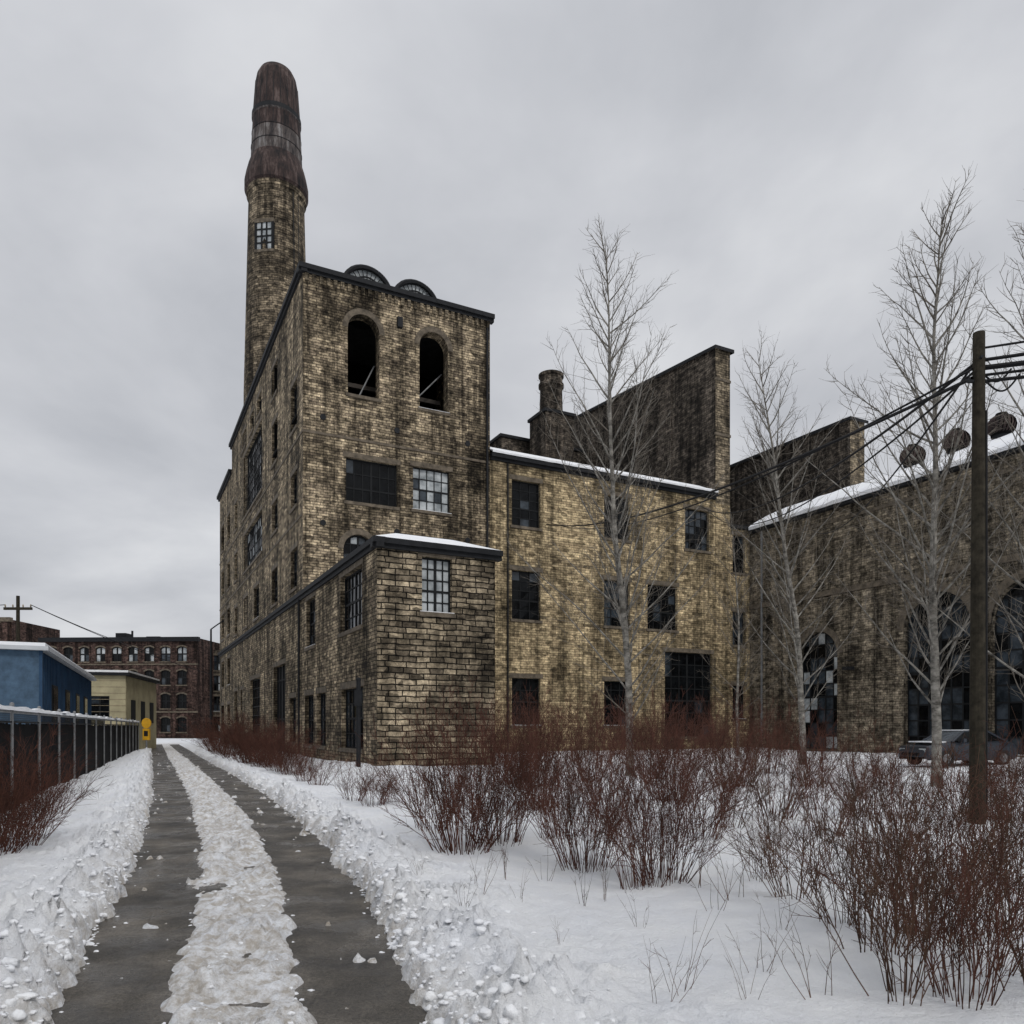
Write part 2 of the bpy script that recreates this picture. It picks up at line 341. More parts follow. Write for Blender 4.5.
def fan(a,b,z,r):
    B=MB(); n=28
    for i in range(n):
        t0=2*math.pi*i/n;t1=2*math.pi*(i+1)/n
        B.poly([(a+r*math.cos(t0),b,z+r*math.sin(t0)),(a+r*math.cos(t1),b,z+r*math.sin(t1)),(a+r*math.cos(t1),b+1.6,z+r*math.sin(t1)+.1),(a+r*math.cos(t0),b+1.6,z+r*math.sin(t0)+.1)],M_METAL)
        B.beam((a+r*math.cos(t0),b,z+r*math.sin(t0)),(a+r*math.cos(t1),b,z+r*math.sin(t1)),.15,M_METAL,6,cap=False)
        B.beam((a+.62*r*math.cos(t0),b-.03,z+.62*r*math.sin(t0)),(a+.62*r*math.cos(t1),b-.03,z+.62*r*math.sin(t1)),.05,M_METAL,5,cap=False)
        B.poly([(a,b+.12,z),(a+r*math.cos(t1),b+.12,z+r*math.sin(t1)),(a+r*math.cos(t0),b+.12,z+r*math.sin(t0))],M_GLP)
        B.beam((a,b,z),(a+r*math.cos(t0),b,z+r*math.sin(t0)),.03,M_METAL,4,cap=False)
    B.obj('rooftop_round_vent',mill)
fan(4.1,TB+1.6,27.5,1.5); fan(7.15,TB+1.6,27.5,1.45)

# ================================================================= smokestack
sx,sy=loc2w(2.7,36.8)
stack=empty('brick_smokestack',(sx,sy,0),ROT)
B=MB()
def zz(y):
    kk=.0806+(.0826-.0806)*max(0,min(1,(222-y)/160)); return 1.7+(727-y)*kk
prof=[(2.75,0),(2.62,zz(385)),(2.24,zz(187)),(2.40,zz(185),M_CHIM),(2.42,zz(181),M_RUST),(2.56,zz(179),M_RUST),(2.56,zz(171),M_RUST),(2.42,zz(163),M_RUST),(2.26,zz(156),M_RUST),(2.14,zz(152),M_RUST),(2.06,zz(149),M_ZINC),(1.98,zz(127),M_RUST),(1.90,zz(112),M_ZINC),(1.99,zz(111),M_METAL),(1.98,zz(107),M_METAL),(1.87,zz(106),M_RUST),(1.78,zz(90),M_RUST),(1.70,zz(78),M_RUST),(1.58,zz(71),M_RUST),(1.35,zz(66),M_RUST),(1.0,zz(63.2),M_RUST),(.5,zz(62),M_DARK),(.02,zz(61.8),M_DARK)]
B.lathe(0,0,prof,64,M_CHIM,R=2.5)
o=B.obj('shaft',stack)
B=MB()
for i in range(20):
    a=2*math.pi*i/20
    B.beam((1.88*math.cos(a),1.88*math.sin(a),zz(106)),(1.70*math.cos(a),1.70*math.sin(a),zz(78)),.03,M_METAL,4)
    B.beam((2.05*math.cos(a),2.05*math.sin(a),zz(149)),(1.90*math.cos(a),1.90*math.sin(a),zz(112)),.025,M_METAL,4)
for y_,r_ in ((139,2.04),(126,1.98)):
    for i in range(40):
        a=2*math.pi*i/40;a1=2*math.pi*(i+1)/40
        B.beam((r_*math.cos(a),r_*math.sin(a),zz(y_)),(r_*math.cos(a1),r_*math.sin(a1),zz(y_)),.03,M_METAL,4,cap=False)
def dirp(ang,r,z,off=0): return (r*math.cos(ang)-off*math.sin(ang), r*math.sin(ang)+off*math.cos(ang), z)
camdir=Vector((-sx,-sy,0)).normalized(); ang=math.atan2(camdir.y,camdir.x)-ROT-math.radians(24)
def slab(B,ang,r0,r1,o0,o1,z0,z1,mt):
    p=[dirp(ang,r,z,o) for z in (z0,z1) for (r,o) in ((r0,o0),(r1,o0),(r1,o1),(r0,o1))]
    for q in ((0,3,2,1),(4,5,6,7),(0,1,5,4),(1,2,6,5),(2,3,7,6),(3,0,4,7)): B.poly([p[t] for t in q],mt)
z0,z1=zz(249),zz(222)
slab(B,ang,2.0,2.44,-.82,.82,z0-.2,z0,M_STONE); slab(B,ang,2.0,2.44,-.82,.82,z1,z1+.3,M_STONE)
slab(B,ang,2.0,2.43,-.80,-.62,z0,z1,M_FRAME); slab(B,ang,2.0,2.43,.62,.80,z0,z1,M_FRAME)
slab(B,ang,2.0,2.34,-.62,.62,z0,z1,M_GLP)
for i in range(1,3): slab(B,ang,2.0,2.40,-.62+i*.413-.06,-.62+i*.413+.06,z0,z1,M_FRAME)
for i in range(1,4): slab(B,ang,2.0,2.395,-.62,.62,z0+(z1-z0)*i/4-.05,z0+(z1-z0)*i/4+.05,M_FRAME)
la=ang+math.radians(62)
for o_ in (-.25,.25): B.beam(dirp(la,2.8,28,o_),dirp(la,2.4,zz(188),o_),.035,M_METAL,4)
B.obj('bands_ladder_and_window',stack)

# ================================================================= wing
wing=empty('ochre_brick_wing',(OX,OY,0),ROT)
W=MB();G=MB();T=MB()
WE=29.6; HA=33.2
ops=[(12.95,15.0,14.4,17.3,dict(nx=3,nz=5)),(12.95,15.0,8.5,11.6,dict(nx=3,nz=5)),(12.95,15.0,1.8,4.8,dict(nx=3,nz=4)),
 (19.9,22.0,14.4,17.3,dict(nx=3,nz=5)),(19.9,22.0,8.5,11.6,dict(nx=3,nz=5,g='b')),(19.9,22.0,1.8,4.8,dict(nx=3)),
 (23.5,26.1,8.5,11.6,dict(nx=4,nz=5,g='d')),(26.8,29.0,14.4,17.3,dict(nx=4,nz=5,g='b')),(25.0,29.3,1.0,7.0,dict(nx=6,nz=7,g='d',mb=.035))]
facade(W,G,'f',TB,TA,WE,-.4,18.5,ops,M_WING)
facade(W,G,'f',TB+.25,WE+1.4,HA,-.4,16.5,[(31.5,32.75,13.2,16.0,dict(nx=3)),(31.5,32.75,7.8,10.3,dict(nx=3,g='b')),(31.5,32.75,2.3,4.8,dict(nx=3))],M_WING)
C0,C1=WE,WE+1.4
W.poly([(C0,TB-.02,-.4),(C1,TB-.02,-.4),(C1,TB-.02,18),(C0,TB-.02,18)],M_WING)
W.poly([(C0,TB-.02,18),(C1,TB-.02,18),(C1,TB-.02,29.4),(C0,TB-.02,29.4)],M_PIER)
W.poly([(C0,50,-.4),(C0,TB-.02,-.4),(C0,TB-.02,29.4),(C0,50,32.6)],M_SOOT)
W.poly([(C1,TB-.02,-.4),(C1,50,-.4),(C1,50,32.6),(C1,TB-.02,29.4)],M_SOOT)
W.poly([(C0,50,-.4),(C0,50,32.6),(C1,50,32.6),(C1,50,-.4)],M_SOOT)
T.poly([(C0-.2,TB-.25,29.42),(C1+.2,TB-.25,29.42),(C1+.2,50,32.7),(C0-.2,50,32.7)],M_METAL)
T.poly([(C0-.2,50,32.45),(C0-.2,TB-.25,29.17),(C0-.2,TB-.25,29.42),(C0-.2,50,32.7)],M_METAL)
T.poly([(C0-.2,TB-.25,29.17),(C1+.2,TB-.25,29.17),(C1+.2,TB-.25,29.42),(C0-.2,TB-.25,29.42)],M_METAL)
T.poly([(C1+.2,TB-.25,29.17),(C1+.2,50,32.45),(C1+.2,50,32.7),(C1+.2,TB-.25,29.42)],M_METAL)
for z in (19.2,23,27.0): W.box(C0-.04,C1+.04,TB-.08,TB+.05,z,z+.18,M_STONE)
for b in (18.5,24,29.5,35): W.box(C0-.12,C0+.05,b,b+.9,18.5,29.2,M_SOOT)
zr=18.76
W.poly([(TA,TB-.3,zr),(WE-.003,TB-.3,zr),(WE-.003,TB+1.7,zr+1.0),(TA,TB+1.7,zr+1.0)],M_SNOW)
W.poly([(TA,TB+1.7,zr+1.0),(WE-.003,TB+1.7,zr+1.0),(WE-.003,50,zr+1.4),(TA,50,zr+1.4)],M_SNOW)
wall(W,(WE,50),(TA,50),-.4,20,M_TAN)
T.box(TA+.01,WE-.01,TB-.32,TB+.1,18.42,18.66,M_METAL); T.box(TA+.01,WE-.01,TB-.16,TB+.1,18.25,18.417,M_METAL)
L=MB(); n=60; prev=None
for i in range(n+1):
    a=TA+.02+(WE-TA-.04)*i/n; h=.2+.1*noise.noise(Vector((a*.9,3,1))); d=.36+.06*noise.noise(Vector((a*1.4,9,1)))
    cur=[(a,TB-d,18.665),(a,TB-d-.03,18.68+h*.5),(a,TB-d+.1,18.68+h),(a,TB+.3,18.70+h+.22)]
    if prev:
        for q in range(3): L.poly([prev[q],cur[q],cur[q+1],prev[q+1]],M_SNOW)
    prev=cur
L.obj('eave_snow',wing,smooth=True)
T.poly([(C1,TB+.2,16.5),(HA,TB+.2,16.5),(HA,50,17.5),(C1,50,17.5)],M_SNOW)
T.box(C1+.003,HA-.003,TB,TB+.4,16.45,16.7,M_METAL)
def block(B,a0,a1,b0,b1,z0,z1,mt,cap=True):
    B.box(a0,a1,b0,b1,z0,z1,mt)
    if cap: B.box(a0-.15,a1+.15,b0-.15,b1+.15,z1+.003,z1+.25,M_METAL)
block(W,20.8,C0-.01,31.0,46,18,27.2,M_SOOT)
block(W,23.0,25.8,27.0,29.8,18,28.4,M_SOOT)
block(W,17.0,20.5,33,40,18,25.5,M_SOOT)
W.lathe(24.3,28.3,[(1.02,28.7),(.96,31.0),(1.1,31.1),(1.1,31.35),(.98,31.45),(.98,31.9),(1.1,32.0),(1.1,32.2),(.9,32.3),(.02,32.3)],28,M_SOOT,R=1)
T.beam((TA+1.2,TB-.1,.3),(TA+1.2,TB-.1,18.2),.05,M_METAL)
W.obj('walls',wing); G.obj('windows',wing); T.obj('roof_trim',wing)

# ================================================================= hall on the right
hall=empty('arched_brick_hall',(OX,OY,0),ROT)
W=MB();G=MB();T=MB()
HF=-24
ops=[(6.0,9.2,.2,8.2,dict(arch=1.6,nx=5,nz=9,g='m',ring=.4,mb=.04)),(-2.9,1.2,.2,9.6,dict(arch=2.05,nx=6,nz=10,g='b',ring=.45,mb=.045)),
     (-8.4,-4.0,.2,9.6,dict(arch=2.2,nx=6,nz=10,g='b',ring=.45,mb=.045)),(-14,-9.6,.2,9.6,dict(arch=2.2,nx=6,nz=10,g='b',ring=.45)),(-20,-15.6,.2,9.6,dict(arch=2.2,nx=6,nz=10,g='b'))]
facade(W,G,'l',HA,HF,TB+.25,-.4,16.3,ops,M_HALL,rev=.5)
W.box(HA-.12,HA+.1,HF,TB+.2,10.5,10.85,M_STONE); W.box(HA-.06,HA+.1,HF,TB+.2,15.3,15.5,M_STONE)
for b in (11.2,3.6,-3.45,-9.0,-14.8): W.box(HA-.1,HA+.1,b-.45,b+.45,-.4,10.49,M_HALL)
wall(W,(HA,HF),(HA+14,HF),-.4,16.3,M_HALL); wall(W,(HA+14,HF),(HA+14,TB),-.4,16.3,M_HALL); wall(W,(HA+14,TB),(HA,TB),-.4,16.3,M_HALL)
rg=HA+3.4
n=70
L=MB(); prev=None
for i in range(n+1):
    b=HF-.3+(TB+.2-HF)*i/n; q=noise.noise(Vector((b*.8,1,2)))*.09; q2=noise.noise(Vector((b*1.6,5,2)))*.06
    cur=[(HA-.42+q2,b,16.37),(HA-.47+q2,b,16.58+q),(HA-.2,b,16.82+q),(HA+1.5,b,17.75+q),(rg,b,18.6+q*.6),(HA+14,b,17.3)]
    if prev:
        for t in range(5): L.poly([prev[t],prev[t+1],cur[t+1],cur[t]],M_SNOW)
    prev=cur
L.obj('snowy_roof',hall,smooth=True)
T.box(HA-.38,HA+.2,HF,TB,16.18,16.36,M_METAL)
for b in (3.0,.1,-2.6):
    z=19.2
    T.beam((rg,b,18.3),(rg,b,18.8),.5,M_METAL,14)
    K=22
    for i in range(K):
        a0=2*math.pi*i/K; a1=a0+.75*2*math.pi/K; tw=.25
        pr=None
        for j in range(7):
            ph=-1.15+2.3*j/6; r=.78*math.cos(ph); zq=z+.68*math.sin(ph)
            c=((rg+r*math.cos(a0+tw*j/6),b+r*math.sin(a0+tw*j/6),zq),(rg+r*.93*math.cos(a1+tw*j/6),b+r*.93*math.sin(a1+tw*j/6),zq))
            if pr: T.poly([pr[0],pr[1],c[1],c[0]],M_RUST)
            pr=c
    T.lathe(rg,b,[(.55,z-.6),(.6,z),(.5,z+.5),(.34,z+.62),(.3,z+.72),(.01,z+.76)],14,M_DARK)
T.beam((HA-.1,12.6,.2),(HA-.1,12.6,16.1),.08,M_GALV)
T.box(HA-.5,HA-.1,4.6,5.2,5.4,5.6,M_METAL); T.beam((HA-.05,4.9,6.0),(HA-.5,4.9,6.0),.03,M_METAL)
D0,D1,DB=40.0,41.6,10.5
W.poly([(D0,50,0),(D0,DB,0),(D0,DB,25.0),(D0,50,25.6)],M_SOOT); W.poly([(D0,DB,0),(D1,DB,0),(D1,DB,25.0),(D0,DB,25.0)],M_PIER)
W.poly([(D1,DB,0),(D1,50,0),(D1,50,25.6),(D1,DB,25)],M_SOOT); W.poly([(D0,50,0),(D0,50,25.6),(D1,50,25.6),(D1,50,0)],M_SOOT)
T.poly([(D0-.2,DB-.2,25.05),(D1+.2,DB-.2,25.05),(D1+.2,50,25.7),(D0-.2,50,25.7)],M_METAL)
T.poly([(D0-.2,50,25.45),(D0-.2,DB-.2,24.8),(D0-.2,DB-.2,25.05),(D0-.2,50,25.7)],M_METAL)
T.poly([(D0-.2,DB-.2,24.8),(D1+.2,DB-.2,24.8),(D1+.2,DB-.2,25.05),(D0-.2,DB-.2,25.05)],M_METAL)
for b in (14,19,24): W.box(D0-.12,D0+.05,b,b+.8,16,24.9,M_SOOT)
W.obj('walls',hall); G.obj('arched_windows',hall); T.obj('roof_vents_and_trim',hall)

# ================================================================= far buildings
far=empty('red_brick_warehouse',(-66.5,108,0),math.radians(-3))
W=MB();G=MB();T=MB()
ops=[]
for r in range(4):
    for c in range(9):
        a=.8+c*2.35; ops.append((a,a+1.4,1.0+r*3.3,3.1+r*3.3,dict(arch=.25,nx=2,nz=2,g='m' if r==3 else 'd',ring=.2,mb=.05,snow=False)))
facade(W,G,'f',0,0,22.5,-.5,14.2,ops,M_RED)
wall(W,(22.5,0),(22.5,16),-.5,14.2,M_RED); wall(W,(0,16),(0,0),-.5,14.2,M_RED); wall(W,(22.5,16),(0,16),-.5,14.2,M_RED)
W.poly([(0,0,14),(22.5,0,14),(22.5,16,14),(0,16,14)],M_ROOF)
T.box(-.3,22.8,-.35,.3,13.7,14.3,M_METAL); T.box(-.1,22.6,-.12,.1,10.4,10.6,M_STONE); T.box(-.1,22.6,-.12,.1,3.7,3.95,M_STONE)
T.box(9,10.5,3,5,14,15.3,M_METAL); T.box(13,15,4,6,14,14.9,M_METAL); T.beam((11.5,3,14),(11.5,3,15.6),.15,M_METAL)
W.obj('walls',far);G.obj('windows',far);T.obj('trim',far)
far2=empty('grey_apartment_block',(-46.2,112,0),0)
W=MB();G=MB()
facade(W,G,'f',0,0,9,-.5,13,[(.6+c*1.7,1.9+c*1.7,1+r*3,3.2+r*3,dict(nx=2,nz=2,g='m',mb=.06)) for c in range(5) for r in range(4)],M_SOOT)
W.box(0,9,.5,10,-.5,12.95,M_SOOT); W.obj('walls',far2);G.obj('windows',far2)
far3=empty('brick_rowhouse',(-84,108,0),0)
W=MB();G=MB()
facade(W,G,'f',0,0,13,-.5,17,[(.8+c*2.4,2+c*2.4,1+r*3.3,3.2+r*3.3,dict(nx=2,nz=2,mb=.05)) for c in range(5) for r in range(5)],M_RED)
W.box(0,13,.5,12,-.5,16.95,M_RED); W.box(-.2,13.2,-.3,.4,16.6,17.2,M_STONE); W.obj('walls',far3);G.obj('windows',far3)

M_BLUE=plain('blue_painted_siding',(.022,.052,.10),.7,var=.35,scale=1,spec=.2); M_BLUEL=plain('pale_blue_siding',(.055,.095,.145),.7,var=.35,spec=.2)
M_CREAM=plain('cream_siding',(.36,.32,.20),.8,var=.25,scale=1); M_WHITE=plain('white_trim',(.45,.47,.49),.7,var=.1)
blue=empty('blue_site_cabin',(-16.4,26.6,0),math.atan(.45))
W=MB();G=MB()
facade(W,G,'f',0,-9,0,-.3,4.35,[(-3.0,-1.6,1.7,3.3,dict(nx=2,nz=2)),(-7,-5.6,1.7,3.3)],M_BLUEL,rev=.12,sills=False)
W.box(-8.9,-.003,.15,19,-.3,4.34,M_BLUE)
for i in range(46): W.box(-.002,.04,.2+i*.41,.27+i*.41,0,4.3,M_BLUE)
for y in (2.5,6.5,10.5,14.5):
    G.box(0,.06,y,y+1.5,1.9,3.3,M_METAL); G.box(.06,.075,y+.1,y+1.4,2.0,3.2,M_GL)
W.box(-.05,.05,-.06,.15,-.3,4.36,M_BLUE)
W.box(-9.2,.25,-.25,19.3,4.36,4.5,M_WHITE); W.box(-9.1,.15,-.18,19.2,4.503,4.62,M_SNOW)
W.obj('cabin_body',blue);G.obj('windows',blue)
cr=empty('cream_outbuilding',(-26.3,52,0),math.radians(14))
W=MB();G=MB()
facade(W,G,'f',0,-9,0,-.3,5.2,[(-2.2,-1.0,2.2,3.8),(-5.2,-4,2.2,3.8)],M_CREAM,rev=.12,sills=False)
W.box(-8.99,-.003,.2,10,-.3,5.18,M_CREAM); W.box(-9.3,.3,-.3,10.3,5.2,5.4,M_METAL); W.box(-9.2,.2,-.2,10.2,5.403,5.55,M_SNOW)
for i in range(12): W.box(-8.98,0,-.012,.0,.2+i*.42,.23+i*.42,M_STONEL)
for i in range(3): G.box(-.002,.05,1.5+i*3,2.7+i*3,2,3.6,M_METAL)
W.obj('body',cr);G.obj('windows',cr)

# ================================================================= ground
def interp(tab,y):
    if y<=tab[0][0]:
        (a,b),(c,d)=tab[0],tab[1]; return b+(y-a)*(d-b)/(c-a)
    for (a,b),(c,d) in zip(tab,tab[1:]):
        if y<=c:
            return b+(y-a)*(d-b)/(c-a)
    (a,b),(c,d)=tab[-2],tab[-1]; return d+(y-c)*(d-b)/(c-a)
CT=[(0,-.10),(4.37,-1.56),(7.4,-2.62),(10.56,-3.83),(14,-5.3),(17.8,-6.98),(28,-11.75),(39.4,-17.2),(72,-32.6)]
def cxs(y): return (interp(CT,y-.8)+interp(CT,y)+interp(CT,y+.8))/3 if y<100 else interp(CT,y)
def clampi(tab,y): return interp(tab,max(tab[0][0],min(tab[-1][0],y)))
WT=[(0,1.0),(4.4,1.12),(7.4,1.22),(10.5,1.32),(18,1.44),(40,1.4),(75,1.25)]
TT=[(0,.58),(4.4,.64),(10.5,.82),(20,.9),(75,.85)]
def sm(x): x=max(0,min(1,x)); return x*x*(3-2*x)
def lump(x,y):
    wx=noise.noise(Vector((x*3,y*3,11)))*.12; wy=noise.noise(Vector((x*3,y*3,17)))*.12
    v=noise.voronoi(Vector(((x+wx)*5.5,(y+wy)*5.5,0)))[0][0]; v2=noise.voronoi(Vector(((x+wx)*13,(y+wy)*13,3)))[0][0]
    f=noise.noise(Vector((x*1.8,y*1.8,5)))
    return (max(0,1-v*1.45)*.9+max(0,1-v2*1.5)*.65)*(.65+.8*f)+.45*f+.14*noise.noise(Vector((x*17,y*17,5)))
def gh(x,y):
    t=x-cxs(y); at=abs(t); w=clampi(WT,y); tw=clampi(TT,y); dirt=0
    near=y<50 and at<w+2.4
    wob=(noise.noise(Vector((x*.9,y*.9,1)))*.12+noise.noise(Vector((x*5,y*5,2)))*.11+noise.noise(Vector((x*13,y*13,2)))*.05) if near else 0
    e1=at-w+wob; e2=(w-tw)-at+wob*.9
    if e1>0:
        h=-.04+sm(e1/.12)*.10
        if near:
            A=math.exp(-((e1-.36)/.42)**2)+.35*sm(e1)*math.exp(-((e1-1.05)/.7)**2)
            h+=A*(.10+.22*max(-.25,lump(x,y)))
            dirt=max(0,.4-e1)*1.6
        g=sm((e1-.3)/3)
        if y<200: h+=g*(.06+.13*noise.noise(Vector((x*.22,y*.22,4)))+.07*noise.noise(Vector((x*.8,y*.8,4)))+.03*noise.noise(Vector((x*3.0,y*3.0,8)))+.012*noise.noise(Vector((x*9,y*9,8))))
    elif e2>0:
        h=-.04+sm(e2/.10)*.06+ sm(e2/.2)*(.12*max(-.3,lump(x+9,y)) if near else .03); dirt=.8
    else:
        h=-.045
        if near:
            q=noise.noise(Vector((x*3.5,y*3.5,7)))+.5*noise.noise(Vector((x*14,y*14,7)))
            if q>.56: h=-.012+(q-.56)*.2
        dirt=1
    return h,dirt
ys=[-14+.2*i for i in range(60)]
y=-2.0
while y<2: ys.append(y); y+=.06
while y<60: ys.append(y); y*=1.0072
while y<1600: ys.append(y); y*=1.07
half=[]; x=.015
while x<2.9: half.append(x); x+=.030
st=.030
while x<1600: half.append(x); st*=1.065; x+=st
ts=[-h for h in reversed(half)]+half
nc=len(ts); vs=[];dr=[]
for y in ys:
    c=cxs(y) if y<76 else cxs(76)
    for t in ts:
        x=c+t
        if y<76: h,d=gh(x,y)
        else: h,d=.12,0
        if abs(t)>80 or y>120: h=.1
        vs.append((x,y,h)); dr.append(d)
fs=[(r*nc+i,r*nc+i+1,(r+1)*nc+i+1,(r+1)*nc+i) for r in range(len(ys)-1) for i in range(nc-1)]
me=bpy.data.meshes.new('snowy_ground'); me.from_pydata(vs,[],fs); me.materials.append(M_SNOWG)
at=me.attributes.new('dirt','FLOAT','POINT'); at.data.foreach_set('value',dr)
me.polygons.foreach_set('use_smooth',[True]*len(fs)); me.update()
S.collection.objects.link(bpy.data.objects.new('snowy_ground',me))
B=MB(); prev=None; y=-13
while y<78:
    c=cxs(y); cur=((c-1.75,y,0),(c+1.75,y,0))
    if prev: B.poly([prev[0],prev[1],cur[1],cur[0]],M_ASPH)
    prev=cur; y+=.5
B.obj('asphalt_path')
def gz(x,y): return gh(x,y)[0]
# ploughed snow crumbs (one mesh): small, irregular, half buried
def ico_pts():
    p=(1+5**.5)/2
    v=[(-1,p,0),(1,p,0),(-1,-p,0),(1,-p,0),(0,-1,p),(0,1,p),(0,-1,-p),(0,1,-p),(p,0,-1),(p,0,1),(-p,0,-1),(-p,0,1)]
    f=[(0,11,5),(0,5,1),(0,1,7),(0,7,10),(0,10,11),(1,5,9),(5,11,4),(11,10,2),(10,7,6),(7,1,8),(3,9,4),(3,4,2),(3,2,6),(3,6,8),(3,8,9),(4,9,5),(2,4,11),(6,2,10),(8,6,7),(9,8,1)]
    v=[Vector(q).normalized() for q in v]; ff=[]; cache={}
    def mid(a,b):
        kk=(min(a,b),max(a,b))
        if kk not in cache: v.append(((v[a]+v[b])/2).normalized()); cache[kk]=len(v)-1
        return cache[kk]
    for a,b,c in f:
        x,y,z=mid(a,b),mid(b,c),mid(c,a); ff+=[(a,x,z),(x,b,y),(z,y,c),(x,y,z)]
    return v,ff
IV,IF=ico_pts(); cv=[];cf=[]; rng=random.Random(33)
for i in range(3600):
    y=3.2*(8)**(rng.random()); w=clampi(WT,y); r=rng.random()
    if r<.5: t=w+abs(rng.gauss(.16,.34))
    elif r<.93: t=-w-abs(rng.gauss(.16,.34))
    elif r<.985: t=rng.uniform(-1,1)*(w-clampi(TT,y))
    else: t=rng.choice((-1,1))*(w-abs(rng.gauss(0,.08)))
    x=cxs(y)+t; R=min(.036 if abs(t)>w else .015,.007+rng.expovariate(1/.010)); z=max(gz(x,y),0)-R*.25
    o_=len(cv); sc_=(rng.uniform(.8,1.7),rng.uniform(.8,1.5),rng.uniform(.55,.9)); off=rng.uniform(0,99)
    for p in IV:
        q=1+.6*noise.noise(p*1.5+Vector((off,0,0))); cv.append((x+p.x*R*sc_[0]*q,y+p.y*R*sc_[1]*q,z+p.z*R*sc_[2]*q))
    cf+=[(a+o_,b+o_,c+o_) for a,b,c in IF]
me=bpy.data.meshes.new('ploughed_snow_crumbs'); me.from_pydata(cv,[],cf); me.materials.append(M_SNOW); me.polygons.foreach_set('use_smooth',[True]*len(cf)); me.update()
S.collection.objects.link(bpy.data.objects.new('ploughed_snow_crumbs',me))

# ================================================================= vegetation
class TB_:
    def __init__(s): s.v=[];s.f=[];s.m=[]
    def tube(s,pts,rad,k,mi):
        base=len(s.v); n=len(pts)
        for i,p in enumerate(pts):
            d=(pts[min(i+1,n-1)]-pts[max(i-1,0)])
            if d.length<1e-9: d=Vector((0,0,1))
            d.normalize(); a=d.cross(Vector((.31,.95,.05))).normalized(); b=d.cross(a); r=rad[i]
            for q in range(k):
                an=2*math.pi*q/k; s.v.append(tuple(p+(a*math.cos(an)+b*math.sin(an))*r))
        for i in range(n-1):
            for q in range(k):
                s.f.append((base+i*k+q,base+i*k+(q+1)%k,base+(i+1)*k+(q+1)%k,base+(i+1)*k+q)); s.m.append(mi)
    def mesh(s,name,mats):
        me=bpy.data.meshes.new(name); me.from_pydata(s.v,[],s.f)
        for m in mats: me.materials.append(m)
        me.polygons.foreach_set('material_index',s.m); me.polygons.foreach_set('use_smooth',[True]*len(s.f)); me.update(); return me
def grow(p,d,L,n,wig,up,rng):
    pts=[p.copy()]; 
    for i in range(n):
        d=(d+Vector((rng.uniform(-wig,wig),rng.uniform(-wig,wig),rng.uniform(-wig,wig)+up))).normalized()
        p=p+d*(L/n); pts.append(p.copy())
    return pts
def perp(d,rng,ang):
    a=d.orthogonal().normalized(); b=d.cross(a); t=rng.uniform(0,2*math.pi)
    return (d*math.cos(ang)+(a*math.cos(t)+b*math.sin(t))*math.sin(ang)).normalized()
def tree(name,x,y,H,reach,seed,r0=.13,nprim=60,f0=.14):
    rng=random.Random(seed); T=TB_()
    tr=grow(Vector((0,0,-.2)),Vector((0,0,1)),H,26,.04,.05,rng)
    rad=[r0*(1-i/26)**.9+.007 for i in range(27)]; rad[0]*=1.4; T.tube(tr,rad,8,0)
    def at(f): i=min(25,int(f*26)); return tr[i].lerp(tr[i+1],f*26-i)
    for i in range(nprim):
        f=f0+(0.975-f0)*((i+rng.random())/nprim)**.95
        p=at(f); az=i*2.4+rng.uniform(-.7,.7)
        g=min(1,(f-f0)/.15+.45)*(1-f)**.62*1.15+.10
        L=reach*2.1*g*rng.uniform(.5,1.25)
        el=math.radians(rng.uniform(34,58)+6*f)
        d=Vector((math.cos(az)*math.cos(el),math.sin(az)*math.cos(el),math.sin(el)))
        pr=grow(p,d,L,8,.09,.05,rng); rb=min(r0*.24,.007+.0075*L)
        T.tube(pr,[rb*(1-j/8)+.0035 for j in range(9)],4,0 if rb>.022 else 1)
        ns=int(3+L*3.6)
        for s in range(ns):
            q=.12+.88*(s+rng.random())/ns; j=min(7,int(q*8)); pp=pr[j].lerp(pr[j+1],q*8-j); dd=(pr[j+1]-pr[j]).normalized()
            l2=L*.30*(1.15-q)*rng.uniform(.4,1.4)+.14
            se=grow(pp,perp(dd,rng,rng.uniform(.4,1.0)),l2,4,.12,.07,rng); T.tube(se,[.006*(1-t/4)+.003 for t in range(5)],3,1)
            for u in range(int(1+l2*3.2)):
                j2=rng.randint(0,3); pp2=se[j2].lerp(se[j2+1],rng.random()); d2=(se[j2+1]-se[j2]).normalized()
                te=grow(pp2,perp(d2,rng,rng.uniform(.4,.9)),rng.uniform(.12,.45),2,.12,.08,rng); T.tube(te,[.004,.0032,.0022],3,1)
    o=bpy.data.objects.new(name,T.mesh(name,[M_BARK,M_TWIG])); o.location=(x,y,gz(x,y)); S.collection.objects.link(o); return o
def px(xp,Y): return (xp-512)/764*Y
tree('bare_aspen_tree',px(630,25),25,18.3,2.2,11,.125,78,.10)
tree('bare_aspen_tree',px(803,31),31,17.4,2.2,12,.13,66,.12)
tree('bare_aspen_tree',px(937,20.5),20.5,15.4,2.2,13,.125,74,.13)
tree('bare_aspen_tree',px(1040,19),19,14.3,2.2,14,.12,60,.12)
tree('bare_aspen_tree',px(738,42),42,14.0,1.9,16,.08,34,.15)

